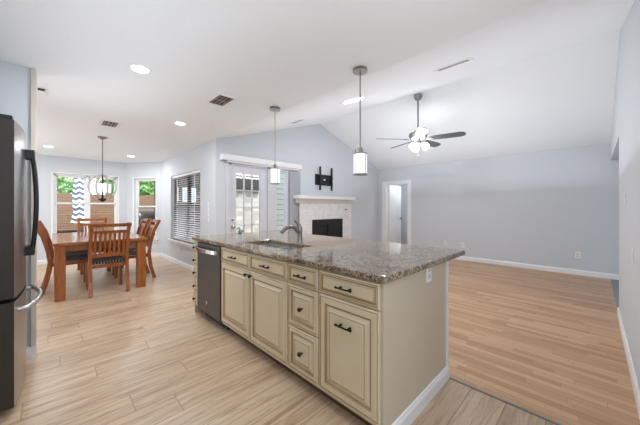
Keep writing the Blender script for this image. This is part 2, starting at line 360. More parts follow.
mb = MB(); mb.box(-1.0, -.108, 3.326, 3.34, 0, .095); mb.box(-.108, -.094, 3.326, 3.48, 0, .095); struct(mb.build('baseboard_fridge', 'white'))
# beige corner board on the end of the wing wall
struct(MB().box(-.128, -.096, 3.322, 3.485, .095, ZC).build('trim_2', 'beige', bevel=.003))
# ------------------------------------------------------------------ windows
def window(name, origin, d, w, h, depth, units=1, sill=True, casing=0, fm='white'):
    """origin: lower-left inside corner of the opening, d: direction along the wall (inside view), n: outward"""
    o = Vector(origin); D = Vector(d).normalized(); Nn = Vector((D.y, -D.x, 0)); Nn = -Nn
    root = struct(MB().obox(o+D*w/2+Vector((0,0,h/2))+Nn*depth*.0, D, Nn, (0,0,1), .001, .001, .001).build(name, 'white'))
    def bar(mb, s0, s1, z0, z1, n0, n1): mb.obox(o+D*(s0+s1)/2+Vector((0,0,(z0+z1)/2))+Nn*(n0+n1)/2, D, Nn, (0,0,1), (s1-s0)/2, (n1-n0)/2, (z1-z0)/2)
    fr = MB(); t = .035; f0, f1 = depth-.05, depth
    bar(fr, 0, t, 0, h, f0, f1); bar(fr, w-t, w, 0, h, f0, f1); bar(fr, 0, w, h-t, h, f0, f1); bar(fr, 0, w, 0, t, f0, f1)
    uw = (w-2*t)/units
    for i in range(1, units): bar(fr, t+uw*i-.03, t+uw*i+.03, 0, h, f0, f1)
    fr.build('window_frame', fm, root)
    sm = .53*h
    for i in range(units):
        a = t+uw*i+(.03 if i else 0); b = t+uw*(i+1)-(.03 if i < units-1 else 0)
        for (z0, z1, n0) in ((t, sm+.02, depth-.045), (sm-.02, h-t, depth-.02)):
            sh = MB(); q = .028
            bar(sh, a, a+q, z0, z1, n0, n0+.02); bar(sh, b-q, b, z0, z1, n0, n0+.02); bar(sh, a, b, z0, z0+q+.006, n0, n0+.02); bar(sh, a, b, z1-q-.006, z1, n0, n0+.02)
            so = sh.build('sash', fm, root)
            gp = MB(); bar(gp, a+q, b-q, z0+q, z1-q, n0+.008, n0+.012); gp.build('pane', 'glass', so)
    if sill:
        sl = MB(); bar(sl, -.06, w+.06, -.028, 0, -.05, depth-.05); bar(sl, -.04, w+.04, -.085, -.028, -.016, 0); sl.build('window_sill', 'white', root, bevel=.004)
    if casing:
        cs = MB(); c = casing
        bar(cs, -c, 0, 0, h+c, -.014, 0); bar(cs, w, w+c, 0, h+c, -.014, 0); bar(cs, 0, w, h, h+c, -.014, 0); cs.build('casing', 'white', root)
    return root
# inside view direction d so that outward is to the far side
window('window_1', (BACK[0], YD, BACK[2]), (1, 0, 0), BACK[1]-BACK[0], BACK[3]-BACK[2], .1, 2, casing=.03)
bd = bx.normalized(); bp = Vector((2.0, 7.87, 0))+bd*BAY[1]
window('window_2', (bp.x, bp.y, BAY[2]), (-bd.x, -bd.y, 0), BAY[1]-BAY[0], BAY[3]-BAY[2], .1, 1, casing=.03)
window('window_3', (XW, WIN[1], WIN[2]), (0, -1, 0), WIN[1]-WIN[0], WIN[3]-WIN[2], .13, 2, fm='bronze')  # dark frame colour carries the shade of the backlit mullion
# horizontal blind in the side window
bl = thing('window_blind', 'white horizontal slat blind lowered in the recessed side window', 'blind', (XW+.055, (WIN[0]+WIN[1])/2, WIN[3]))
hw = (WIN[1]-WIN[0])/2-.012
MB().box(-.03, .03, -hw, hw, -.05, -.002).build('head_rail', 'white', bl)
sl = MB(); z = -.075
while z > -(WIN[3]-WIN[2])+.05:
    sl.obox((0, 0, z), (math.cos(.2), 0, math.sin(.2)), (0, 1, 0), (-math.sin(.2), 0, math.cos(.2)), .024, hw, .0015); z -= .046
sl.build('slats', 'blind', bl)
MB().box(-.026, .026, -hw, hw, -(WIN[3]-WIN[2])+.015, -(WIN[3]-WIN[2])+.04).build('bottom_rail', 'white', bl)
for yy in (-hw*.6, hw*.6): MB().box(-.028, -.0265, yy-.012, yy+.012, -(WIN[3]-WIN[2])+.04, -.05).build('ladder_tape', 'white', bl)
# ------------------------------------------------------------------ patio door, sidelight, valance, vane stack
dr = struct(MB().box(2.235, 2.275, YF-.012, YF+.12, 0, 2.07).box(3.055, 3.10, YF-.012, YF+.12, 0, 2.07).box(2.235, 3.10, YF-.012, YF+.12, 2.03, 2.07).box(2.275, 3.055, YF-.01, YF+.12, 0, .02).build('door_1', 'doorpaint'))
lf = MB(); y0, y1 = YF+.012, YF+.056
lf.box(2.28, 2.39, y0, y1, .022, 2.028).box(2.894, 3.05, y0, y1, .022, 2.028).box(2.39, 2.894, y0, y1, 1.91, 2.028).box(2.39, 2.894, y0, y1, .022, .28)
lf.build('door_leaf', 'doorpaint', dr)
mu = MB()
for i in (1, 2): mu.box(2.39+.168*i-.009, 2.39+.168*i+.009, y0+.004, y1-.004, .28, 1.91)
for i in range(1, 5): mu.box(2.39, 2.894, y0+.004, y1-.004, .28+.326*i-.009, .28+.326*i+.009)
mu.build('muntin', 'doorpaint', dr)
MB().box(2.39, 2.894, y0+.018, y0+.024, .28, 1.91).build('pane', 'glass', dr)
for zz, nm in ((1.05, 'deadbolt'), (.915, 'door_knob')):
    k = MB(); k.lathe([(.03, 0), (.03, .008), (.012, .01), (.012, .03), (.026, .035), (.028, .055), (.012, .062)] if nm == 'door_knob' else [(.028, 0), (.028, .012), (.02, .018), (.008, .02)], (2.318, y0, zz), (0, -1, 0), 16)
    k.build(nm, 'chrome', dr, smooth=True)
cs = MB(); cs.box(2.175, 2.237, YF-.018, YF, 0, 2.10).box(2.237, 3.90, YF-.018, YF, 2.07, 2.10); struct(cs.build('trim_3', 'doorpaint', bevel=.003))
# sidelight beside the door
sg = struct(MB().box(3.24, 3.262, YF-.012, YF+.1, 0, 2.07).box(3.535, 3.575, YF-.012, YF+.1, 0, 2.07).box(3.262, 3.535, YF-.012, YF+.1, 2.02, 2.07).box(3.262, 3.535, YF-.012, YF+.1, 0, .12).build('window_4', 'doorpaint'))
MB().box(3.262, 3.535, YF+.02, YF+.026, .12, 2.02).build('pane', 'glass', sg)
struct(MB().box(3.10, 3.24, YF-.014, YF, 0, 2.07).build('trim_4', 'doorpaint'))
# valance and the vanes drawn to the right
vl = thing('blind_valance', 'long white boxed valance above the glazed patio door', 'valance', (0, 0, 0))
MB().box(2.09, 3.87, YF-.10, YF-.085, 2.095, 2.195).box(2.09, 3.87, YF-.085, YF-.0, 2.18, 2.195).build('front_board', 'white', vl, bevel=.003)
MB().box(2.075, 2.09, YF-.10, YF, 2.095, 2.195).build('end_return', 'white', vl); MB().box(3.87, 3.885, YF-.10, YF, 2.095, 2.195).build('end_return', 'white', vl)
vs = thing('vertical_blind', 'stack of grey vertical blind vanes drawn beside fireplace under white valance', 'blind', (3.585, YF-.05, 0))
MB().box(-1.4, .26, -.02, .02, 2.065, 2.093).build('head_track', 'white', vs)
for i in range(9):
    MB().obox((.028+.0275*i, 0, 1.03), (1, -.3, 0), (.3, 1, 0), (0, 0, 1), .036, .0015, 1.0).build('vane', 'blindgrey', vs)
# ------------------------------------------------------------------ hall doorway in the east wall
dc = MB()
dc.box(XE-.018, XE, 4.34, 4.45, 0, 2.03).box(XE-.018, XE, 3.53, 3.63, 0, 2.03).box(XE-.018, XE, 3.63, 4.34, 1.945, 2.03)
dc.box(XE, XE+.12, 4.325, 4.342, 0, 1.945).box(XE, XE+.12, 3.628, 3.645, 0, 1.945).box(XE, XE+.12, 3.645, 4.325, 1.93, 1.946)
dd = struct(dc.build('door_2', 'white', bevel=.003))
dl = MB().box(XE+.125, XE+.82, 4.285, 4.32, .012, 1.925)
for (a, b) in ((.15, .8), (.92, 1.8)):
    for c0 in (.09, .41): dl.box(XE+.125+c0, XE+.125+c0+.23, 4.281, 4.286, a, b)
dlo = dl.build('door_leaf', 'white', dd, bevel=.003)
k = MB().lathe([(.026, 0), (.026, .008), (.01, .01), (.01, .03), (.025, .036), (.025, .052), (.01, .058)], (XE+.755, 4.285, .93), (0, -1, 0), 14); k.build('door_knob', 'nickel', dlo, smooth=True)
# ------------------------------------------------------------------ fireplace
fp = thing('fireplace', 'white painted brick fireplace with black glazed firebox and white mantel', 'fireplace', (0, 0, 0))
yf = YF-.12
sr = MB().box(3.875, 4.16, yf, YF-.002, 0, 1.36).box(3.80, 3.875, yf, YF-.085, 0, 1.36).box(5.22, 5.56, yf, YF-.002, 0, 1.36).box(4.16, 5.22, yf, YF-.002, .99, 1.36).box(4.16, 5.22, yf, YF-.002, 0, .14)
sr.build('surround', 'firebrick', fp)
fb = MB().box(4.16, 4.2, yf+.02, YF+.4, .14, .99).box(5.18, 5.22, yf+.02, YF+.4, .14, .99).box(4.2, 5.18, yf+.02, YF+.4, .95, .99).box(4.2, 5.18, yf+.02, YF+.4, .14, .16).box(4.2, 5.18, YF+.36, YF+.4, .16, .95)
fb.build('firebox', 'black', fp)
df = MB().box(4.165, 4.225, yf+.0, yf+.02, .145, .985).box(5.155, 5.215, yf, yf+.02, .145, .985).box(4.225, 5.155, yf, yf+.02, .87, .985).box(4.225, 5.155, yf, yf+.02, .145, .2).box(4.675, 4.705, yf, yf+.02, .2, .87)
dfo = df.build('door_frame', 'black', fp)
MB().box(4.225, 4.675, yf+.008, yf+.012, .2, .87).build('glass_door', 'glass', dfo); MB().box(4.705, 5.155, yf+.008, yf+.012, .2, .87).build('glass_door', 'glass', dfo)
lg = MB()
for a, b, r in (((4.35, YF+.1, .22), (5.0, YF+.14, .22), .05), ((4.4, YF+.24, .22), (5.05, YF+.2, .22), .045), ((4.5, YF+.1, .3), (4.9, YF+.22, .31), .04)): lg.tube([a, b], r, 10)
lg.build('log', 'bark', fp, smooth=True)
mt = MB().box(3.875, 5.58, YF-.25, YF-.002, 1.455, 1.525).box(3.645, 3.875, YF-.25, YF-.085, 1.455, 1.525); mt.prism([(3.88, YF-.21, 1.455), (3.88, YF-.135, 1.36), (3.88, YF-.002, 1.36), (3.88, YF-.002, 1.455)], (1.65, 0, 0)); mt.prism([(3.70, YF-.21, 1.455), (3.70, YF-.135, 1.36), (3.70, YF-.085, 1.36), (3.70, YF-.085, 1.455)], (.18, 0, 0))
mt.build('mantel', 'white', fp, bevel=.005)
hs = MB().box(3.875, 5.56, YF-.5, yf, 0, .1); hs.build('hearth', 'firebrick', fp)
tag(MB().lathe([(.02, 0), (.02, .006), (.008, .008), (.008, .03)], (5.33, yf, 1.215), (0, -1, 0), 12).box(5.295, 5.365, yf-.036, yf-.028, 1.208, 1.222).build('gas_key_valve', 'black', smooth=False), 'small dark gas key valve on the white fireplace brick', 'valve')
# television bracket
tb = thing('television_bracket', 'black empty television wall bracket above the white mantel', 'bracket', (4.64, YF-.001, 1.92))
MB().box(-.28, .29, -.03, 0, -.125, .13).build('wall_plate', 'black', tb, bevel=.006)
MB().box(-.25, .285, -.055, -.03, .04, .085).box(-.25, .285, -.055, -.03, -.09, -.045).build('cross_rail', 'black', tb)
for xx in (-.175, .22):
    MB().box(xx-.02, xx+.02, -.09, -.055, -.245, .305).build('hook_arm', 'black', tb, bevel=.004)
MB().box(-.02, .035, -.033, -.029, -.008, .022).build('maker_plate', 'white', tb)
# ------------------------------------------------------------------ kitchen island
XF = 1.227
G_CAB = 'cream raised panel drawers and doors of the island'
def panel(mb, y0, y1, z0, z1, fr=.05, x=XF):
    """raised panel front facing -x, standing proud of plane x"""
    W_, H_ = y1-y0, z1-z0; k = min(1, min(W_, H_)/.30)
    R = [(0, 0, 0), (0, .014, 0), (.006, .019, 0), (.010, .019, 0), (.016, .0165, 1), (.020, .019, 0), (fr*k, .019, 0), (fr*k+.006, .012, 1), (fr*k+.013, .010, 1), (fr*k+.018, .0105, 0), (fr*k+.042*k, .0195, 0), (fr*k+.047*k, .0195, 1)]
    vs = []; fs = []; ms = []
    for (i, o, m) in R: vs += [(x-o, y0+i, z0+i), (x-o, y1-i, z0+i), (x-o, y1-i, z1-i), (x-o, y0+i, z1-i)]
    for r in range(len(R)-1):
        for q in range(4): fs.append((r*4+q, r*4+(q+1) % 4, r*4+4+(q+1) % 4, r*4+4+q)); ms.append(R[r+1][2])
    fs.append(tuple(len(R)*4-4+q for q in range(4))); ms.append(0); fs.append((3, 2, 1, 0)); ms.append(0)
    for f, m in zip(fs, ms): mb.add([vs[i] for i in f], [tuple(range(len(f)))], m)
    return mb
def bar_pull(parent, y, z, L=.11, x=XF-.0195):
    mb = MB(); h = L/2
    mb.tube([(x-.026, y-h, z), (x-.03, y-h*.5, z), (x-.03, y+h*.5, z), (x-.026, y+h, z)], .0055, 8)
    for s in (-1, 1): mb.tube([(x, y+s*h*.62, z), (x-.028, y+s*h*.62, z)], [.008, .005], 8)
    for s in (-1, 1): mb.lathe([(.003, -.008), (.008, -.003), (.008, .004), (.003, .008)], (x-.026, y+s*h, z), (0, 1, 0), 8)
    return mb.build('handle', 'bronze', parent, smooth=True)
def knob(parent, y, z, x=XF-.0195):
    return MB().lathe([(.009, 0), (.006, .004), (.006, .014), (.015, .018), (.0165, .024), (.012, .031), (.002, .033)], (x, y, z), (-1, 0, 0), 14).build('knob', 'bronze', parent, smooth=True)
XB = 2.09
def cabinet(label, y0, y1):
    c = thing('base_cabinet', label, 'cabinet', (0, 0, 0), 0, 'base cabinets of the kitchen island')
    return c
def carcass(c, y0, y1, mat='cream', x1=1.83):
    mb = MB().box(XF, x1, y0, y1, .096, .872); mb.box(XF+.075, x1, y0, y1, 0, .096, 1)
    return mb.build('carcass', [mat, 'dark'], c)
ZD0, ZD1 = .727, .866
# pull-out unit at the near end
cA = cabinet('cream pull-out base cabinet at the near end of the island, with two bar handles', .766, 1.239)
carcass(cA, .785, 1.239)
d = panel(MB(), .785, 1.232, ZD0, ZD1, .036).build('drawer', ['cream', 'glaze'], cA); bar_pull(d, 1.01, .797)
d = panel(MB(), .785, 1.232, .122, .718).build('door', ['cream', 'glaze'], cA); bar_pull(d, 1.01, .577)
MB().box(XF-.006, XB, .766, .785, 0, .872).build('end_panel', 'panel', cA, bevel=.003)
MB().box(XB-.03, XB+.004, .76, .766, .1, .872).build('corner_strip', 'white', cA)
mb = MB(); mb.prism([(XF+.03, .766, 0), (XF+.03, .752, 0), (XF+.03, .752, .07), (XF+.03, .758, .082), (XF+.03, .758, .09), (XF+.03, .766, .098)], (XB-XF-.022, 0, 0)); mb.build('base_moulding', 'white', cA)
# three-drawer unit
cB = cabinet('cream three-drawer base cabinet between the pull-out cabinet and the sink cabinet', 1.239, 1.559)
carcass(cB, 1.2392, 1.559)
for z0, z1 in ((ZD0, ZD1), (.432, .718), (.122, .423)):
    d = panel(MB(), 1.246, 1.552, z0, z1, .036).build('drawer', ['cream', 'glaze'], cB)
    if z0 == ZD0: bar_pull(d, 1.395, .797)
    else: knob(d, 1.399, (z0+z1)/2)
# sink base
cC = cabinet('wide cream sink base cabinet with two doors, beside the dishwasher', 1.559, 2.644)
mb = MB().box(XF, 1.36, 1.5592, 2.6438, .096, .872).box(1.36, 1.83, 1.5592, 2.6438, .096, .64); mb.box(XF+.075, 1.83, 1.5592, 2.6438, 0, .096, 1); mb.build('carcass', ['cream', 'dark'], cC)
for y0, y1, yk in ((1.566, 2.083, 2.052), (2.093, 2.637, 2.124)):
    d = panel(MB(), y0, y1, ZD0, ZD1, .036).build('drawer', ['cream', 'glaze'], cC); bar_pull(d, (y0+y1)/2, .797)
    d = panel(MB(), y0, y1, .122, .718).build('door', ['cream', 'glaze'], cC); knob(d, yk, .682)
# narrow five-drawer unit at the far end
cE = cabinet('narrow cream cabinet of five small drawers at the dining end, past the dishwasher', 3.252, 3.40)
carcass(cE, 3.2522, 3.385)
for i, zz in enumerate((.19, .34, .496, .645, .795)):
    d = panel(MB(), 3.256, 3.384, zz-.071, zz+.071, .02).build('drawer', ['cream', 'glaze'], cE); knob(d, 3.32, zz)
MB().box(XF, XB, 3.3852, 3.40, 0, .872).build('end_panel', 'panel', cE)
# rear panel of the island
tag(MB().box(1.832, XB, .7852, 3.385, 0, .872).build('island_back', 'panel'), 'plain cream back wall of the island below the bar overhang', 'cabinet panel')
# dishwasher
dw = thing('dishwasher', 'slate grey built-in dishwasher with silver bar handle', 'dishwasher', (0, 0, 0))
MB().box(XF+.01, 1.82, 2.648, 3.248, .1, .87).build('tub', 'black', dw)
MB().box(XF-.025, XF+.01, 2.65, 3.246, .105, .865).build('door', 'slate', dw, bevel=.004)
MB().box(XF+.06, 1.82, 2.66, 3.236, 0, .1).build('kick_plate', 'black', dw)
hb = MB(); ys = [2.69, 2.74, 2.85, 2.948, 3.05, 3.15, 3.206]
for i in range(len(ys)-1):
    xs = [XF-.025-.052*math.sin(PI*min(1, max(0, (y-2.66)/.576)))**.35 for y in (ys[i], ys[i+1])]
    hb.prism([(xs[0]-.012, ys[i], .782), (xs[1]-.012, ys[i+1], .782), (xs[1]+.006, ys[i+1], .782), (xs[0]+.006, ys[i], .782)], (0, 0, .042))
hb.box(XF-.06, XF-.02, 2.675, 2.695, .782, .824).box(XF-.06, XF-.02, 3.2, 3.22, .782, .824)
hb.build('handle', 'steel', dw, bevel=.003)
MB().lathe([(.019, 0), (.019, .003), (.014, .004)], (XF-.025, 2.975, .225), (-1, 0, 0), 18).build('badge', 'steel', dw)
# granite worktop with sink cut-out
SX0, SX1, SY0, SY1 = 1.385, 1.70, 1.80, 2.52
wt = MB(); X4 = [1.20, SX0, SX1, 2.415]; Y4 = [.742, SY0, SY1, 3.43]
for i in range(3):
    for j in range(3):
        if i == 1 and j == 1: continue
        x0, x1, y0_, y1_ = X4[i], X4[i+1], Y4[j], Y4[j+1]
        for z, fl in ((.874, 0), (.915, 1)):
            wt.add([(x0, y0_, z), (x1, y0_, z), (x1, y1_, z), (x0, y1_, z)], [(0, 1, 2, 3)])
def skirt(loop):
    for a, b in zip(loop, loop[1:]+loop[:1]): wt.add([(a[0], a[1], .874), (b[0], b[1], .874), (b[0], b[1], .915), (a[0], a[1], .915)], [(0, 1, 2, 3)])
skirt([(x, Y4[0]) for x in X4]+[(X4[3], y) for y in Y4[1:]]+[(x, Y4[3]) for x in X4[2::-1]]+[(X4[0], y) for y in Y4[2:0:-1]])
skirt([(SX0, SY0), (SX1, SY0), (SX1, SY1), (SX0, SY1)])
tag(wt.build('granite_worktop', 'granite', bevel=.011, seg=3), 'polished brown and grey granite worktop covering the kitchen island', 'worktop')
# sink
sk = thing('kitchen_sink', 'stainless double-bowl sink set under the granite worktop', 'sink', (0, 0, 0))
rim = MB().box(SX0-.02, SX0+.004, SY0-.02, SY1+.02, .866, .874).box(SX1-.004, SX1+.02, SY0-.02, SY1+.02, .866, .874).box(SX0, SX1, SY0-.02, SY0+.004, .866, .874).box(SX0, SX1, SY1-.004, SY1+.02, .866, .874).box(SX0, SX1, 2.14, 2.175, .85, .868)
rim.build('rim', 'sinksteel', sk)
for y0, y1 in ((SY0, 2.142), (2.173, SY1)):
    b = MB(); t = .003; zb = .68
    b.box(SX0, SX0+t, y0, y1, zb, .868).box(SX1-t, SX1, y0, y1, zb, .868).box(SX0, SX1, y0, y0+t, zb, .868).box(SX0, SX1, y1-t, y1, zb, .868).box(SX0, SX1, y0, y1, zb-t, zb)
    bo = b.build('bowl', 'sinksteel', sk)
    MB().lathe([(.045, 0), (.045, .004), (.03, .004), (.028, .002)], ((SX0+SX1)/2, (y0+y1)/2, zb), (0, 0, 1), 18).build('drain', 'chrome', bo)
# tap
fc = thing('kitchen_tap', 'single-lever nickel tap standing behind the sink', 'tap', (1.765, 2.075, .915))
MB().lathe([(.034, 0), (.034, .006), (.03, .012), (.027, .04), (.025, .10), (.028, .125), (.026, .15), (.016, .17)], (0, 0, 0), (0, 0, 1), 20).build('body', 'brushed', fc, smooth=True)
MB().tube(bez((-.0, 0, .09), (-.08, .005, .205), (-.185, .012, .135), 10)+[Vector((-.212, .014, .112))], [.024]*4+[.02]*4+[.017, .018, .019, .019], 12).build('spout', 'brushed', fc, smooth=True)
MB().tube(bez((0, 0, .145), (-.005, 0, .19), (-.06, .012, .222), 8), [.025, .023, .02, .017, .015, .014, .013, .012, .011], 10).build('lever', 'brushed', fc, smooth=True)
# potted plant on the worktop
pp = thing('potted_plant', 'tiny green plant in a white cup beside the sink', 'plant', (1.325, 2.47, .915))
MB().lathe([(.026, 0), (.03, .005), (.034, .085), (.031, .085), (.028, .02), (.0, .018)], (0, 0, 0), (0, 0, 1), 20).build('cup', 'cup', pp, smooth=True)
lv = MB()
for i in range(46):
    a = random.uniform(0, 2*PI); r = random.uniform(.0, .036); h = random.uniform(.085, .15); c = Vector((math.cos(a)*r, math.sin(a)*r, h))
    u = Vector((random.uniform(-1, 1), random.uniform(-1, 1), random.uniform(-.4, .6))).normalized()*.014; w = u.orthogonal().normalized()*.006
    lv.add([c-u, c+w, c+u, c-w], [(0, 1, 2, 3)])
for i in range(7): lv.tube([(0, 0, .02), (random.uniform(-.025, .025), random.uniform(-.025, .025), .12)], .0015, 5)
lv.build('leaves', 'leafdark', pp, merge=False)
# ------------------------------------------------------------------ outlets and switches
def outlet(loc, n, label, kind='outlet', w=.072, h=.115):
    n = Vector(n); d = Vector((-n.y, n.x, 0)); o = tag(MB().obox(n*.003, d, n, (0, 0, 1), w/2, .003, h/2).build('wall_outlet' if kind == 'outlet' else 'light_switch', 'plate', bevel=.002, loc=loc), label, kind)
    if kind == 'outlet':
        for s in (-1, 1): MB().obox(n*.0065+Vector((0, 0, s*.021)), d, n, (0, 0, 1), .016, .0012, .014).build('socket', 'beige', o)
    else: MB().obox(n*.0075, d, n, (0, 0, 1), .016, .0025, .033).build('rocker', 'white', o)
    return o
outlet((1.76, .766, .835), (0, -1, 0), 'white outlet on the end panel of the cream island')
outlet((XE, 2.62, .371), (-1, 0, 0), 'white outlet low on the long grey wall, left one of a pair')
outlet((XE, 2.22, .362), (-1, 0, 0), 'white outlet low on the long grey wall, right one of a pair')
outlet((XE, .218, .373), (-1, 0, 0), 'white outlet low on the grey wall, alone towards its right end')
outlet((XW, 6.46, .346), (-1, 0, 0), 'white outlet below the sill of the blind-covered side window')
outlet((3.775, YR, 1.36), (0, 1, 0), 'white light switch on the right edge wall, at shoulder height', 'switch')
outlet((3.05, YR, .91), (0, 1, 0), 'white switch plate low on the near right wall, below the other switch', 'switch')
for i, zz in enumerate((1.045, 1.14, 1.235, 1.33)):
    outlet((XW, 4.86, zz), (-1, 0, 0), ['lowest', 'second lowest', 'second highest', 'topmost'][i]+' white plate stacked on the wall beside the blind-covered window', 'switch', .07, .08)['group'] = 'white plates stacked by the window'
# ------------------------------------------------------------------ refrigerator
fr = thing('refrigerator', 'stainless french-door refrigerator with dark grey sides at left edge', 'refrigerator', (0, 0, 0))
FY0, FY1 = 2.47, 3.30
MB().box(-.92, -.235, FY0+.003, FY1-.003, .05, 1.785).build('body', 'fridgeside', fr, bevel=.004)
MB().box(-.9, -.25, FY0+.02, FY1-.02, 0, .05).build('base_grille', 'black', fr)
def fdoor(nm, y0, y1, z0, z1):
    n = 10; poly = []
    for i in range(n+1):
        y = y0+(y1-y0)*i/n; t = (y-FY0)/(FY1-FY0); poly.append((-.163+.028*math.sin(PI*t)**.8, y, z0))
    mb = MB(); full = poly+[(-.23, y1, z0), (-.23, y0, z0)]
    N = len(full); P = [Vector(p) for p in full]; e = Vector((0, 0, z1-z0))
    for i in range(N):
        j = (i+1) % N; mb.add([P[i], P[j], P[j]+e, P[i]+e], [(0, 1, 2, 3)], 0 if i < n else 1)
    mb.add(P, [tuple(range(N))], 1); mb.add([p+e for p in P], [tuple(range(N))], 1)
    return mb.build(nm, ['fridge', 'fridgeside'], fr, smooth=True)
dR = fdoor('door', FY0, 2.878, .715, 1.795); dL = fdoor('door', 2.888, FY1, .715, 1.795); dF = fdoor('freezer_drawer', FY0, FY1, .055, .69)
def fhandle(parent, y):
    mb = MB(); pts = bez((-.105, y, .93), (-.058, y, 1.30), (-.105, y, 1.67), 12)
    mb.tube(pts, .0125, 10); 
    for z in (.955, 1.645): mb.box(-.145, -.09, y-.017, y+.017, z-.03, z+.03)
    return mb.build('handle', 'black', parent, smooth=True)
fhandle(dR, 2.835); fhandle(dL, 2.93)
mb = MB(); mb.tube([(-.155, 2.56, .62)]+bez((-.115, 2.56, .625), (-.005, 2.885, .625), (-.115, 3.2, .625), 14)+[(-.155, 3.2, .62)], .016, 10); mb.build('handle', 'steel', dF, smooth=True)
MB().box(-.30, -.17, FY0+.005, FY0+.075, 1.795, 1.822).build('hinge_cover', 'black', fr, bevel=.004); MB().box(-.30, -.17, FY1-.075, FY1-.005, 1.795, 1.822).build('hinge_cover', 'black', fr, bevel=.004)
# ------------------------------------------------------------------ dining table and chairs
tb = thing('dining_table', 'long honey-brown wooden dining table with square legs and glossy top', 'table', (.545, 6.04, 0))
MB().box(-.545, .545, -1.01, 1.01, .745, .785).build('tabletop', 'tabletop', tb, bevel=.004)
MB().box(-.47, .47, -.95, -.925, .66, .745).box(-.47, .47, .925, .95, .66, .745).box(-.48, -.455, -.95, .95, .66, .745).box(.455, .48, -.95, .95, .66, .745).build('apron', 'tablewood', tb)
for sx in (-1, 1):
    for sy in (-1, 1): MB().box(sx*.468-.057, sx*.468+.057, sy*.93-.057, sy*.93+.057, 0, .745).build('leg', 'tablewood', tb, bevel=.005)
G = 'dining chairs around the wooden table'
ch = thing('dining_chair', 'wooden dining chair at the near end of the table, slatted back towards the kitchen', 'chair', (0, 0, 0), 0, G)
POST = [(-.085, 0), (-.03, .2), (0, .44), (-.02, .62), (-.075, .84), (-.165, 1.035)]
def post_y(z):
    for (y0, z0), (y1, z1) in zip(POST[:-1], POST[1:]):
        if z <= z1: return y0+(y1-y0)*(z-z0)/(z1-z0)
    return POST[-1][0]
for sx in (-1, 1):
    MB().sweep(POST, .052, (0, 1, 0), (0, 0, 1), (1, 0, 0), (sx*.215-.022, sx*.215+.022)).build('rear_post', 'chairwood', ch, bevel=.004)
    MB().box(sx*.20-.02, sx*.20+.02, .40, .44, 0, .43).build('front_leg', 'chairwood', ch, bevel=.003)
def crest(z0, z1, t, w=.25):
    mb = MB(); n = 8
    for i in range(n):
        x0, x1 = -w+2*w*i/n, -w+2*w*(i+1)/n
        c = lambda x: -.012*(1-(x/w)**2)
        L = []
        for x in (x0, x1):
            L.append([Vector((x, post_y(z)+c(x)+dy, z)) for z, dy in ((z0, -t/2), (z0, t/2), (z1, t/2), (z1, -t/2))])
        mb.add(L[0]+L[1], [(0, 1, 2, 3), (7, 6, 5, 4)]+[(k, (k+1) % 4, 4+(k+1) % 4, 4+k) for k in range(4)])
    return mb
crest(.985, 1.035, .034, .25).build('crest_rail', 'chairwood', ch, bevel=.003)
crest(.89, .935, .022, .2).build('upper_rail', 'chairwood', ch); crest(.545, .60, .022, .2).build('lower_rail', 'chairwood', ch)
for i in range(7):
    x = -.165+.055*i; zs = [.59, .70, .80, .90]
    MB().sweep([(post_y(z)-.008, z) for z in zs], .011, (0, 1, 0), (0, 0, 1), (1, 0, 0), (x-.0155, x+.0155)).build('slat', 'chairwood', ch)
MB().box(-.215, .215, .01, .035, .385, .435).box(-.215, -.19, .02, .42, .385, .435).box(.19, .215, .02, .42, .385, .435).box(-.2, .2, .415, .44, .385, .435).build('seat_frame', 'chairwood', ch)
cu = MB().box(-.205, .205, .032, .46, .436, .478).build('seat_cushion', 'seat', ch, bevel=.02, seg=4)
MB().box(-.2, -.18, .0, .42, .17, .2).box(.18, .2, .0, .42, .17, .2).build('stretcher', 'chairwood', ch) if False else None
def put(o, x, y, rz, label=None):
    o.location = (x, y, 0); o.rotation_euler = (0, 0, rz)
    if label: o['label'] = label
put(ch, .60, 5.03, 0)
put(dup(ch), .60, 7.24, PI, 'wooden dining chair at the far end of the table before the double window')
put(dup(ch), -.02, 5.87, -PI/2, 'wooden dining chair on the left of the table, nearer one beside the refrigerator')
put(dup(ch), .0, 6.54, -PI/2, 'wooden dining chair on the left of the table, farther one towards the double window')
put(dup(ch), 1.235, 5.82, PI/2, 'honey wood dining chair on the right of the table, nearer of the two there')
put(dup(ch), 1.235, 6.52, PI/2, 'honey wood dining chair on the right of the table, farther one towards the bay window')
# ------------------------------------------------------------------ chandelier
cd = thing('orb_chandelier', 'open globe chandelier of pale curved straps hanging over the dining table', 'chandelier', (.60, 5.77, 0))
MB().lathe([(.065, 2.44), (.065, 2.425), (.03, 2.41), (.012, 2.40)][::-1], (0, 0, 0), (0, 0, 1), 18).build('canopy', 'nickel', cd, smooth=True)
MB().tube([(0, 0, 2.41), (0, 0, 1.82)], .007, 8).build('rod', 'nickel', cd)
for i in range(4):
    a = PI*i/4+.25; pts = [(math.cos(a)*.198*math.cos(t), math.sin(a)*.198*math.cos(t), 1.605+.21*math.sin(t)) for t in [2*PI*k/32 for k in range(32)]]
    n = Vector((-math.sin(a), math.cos(a), 0)); mb = MB()
    for k in range(32):
        p, q = Vector(pts[k]), Vector(pts[(k+1) % 32]); c = Vector((0, 0, 1.605))
        pi_, qi = c+(p-c)*.965, c+(q-c)*.965
        mb.add([p-n*.011, q-n*.011, q+n*.011, p+n*.011, pi_-n*.011, qi-n*.011, qi+n*.011, pi_+n*.011], [(0,1,2,3), (7,6,5,4), (0,4,5,1), (3,2,6,7)])
    mb.build('strap_ring', 'orb', cd, merge=False)
MB().lathe([(.012, 1.36), (.03, 1.375), (.06, 1.40), (.05, 1.42), (.012, 1.44), (.01, 1.82)], (0, 0, 0), (0, 0, 1), 16).build('stem', 'bronze', cd, smooth=True)
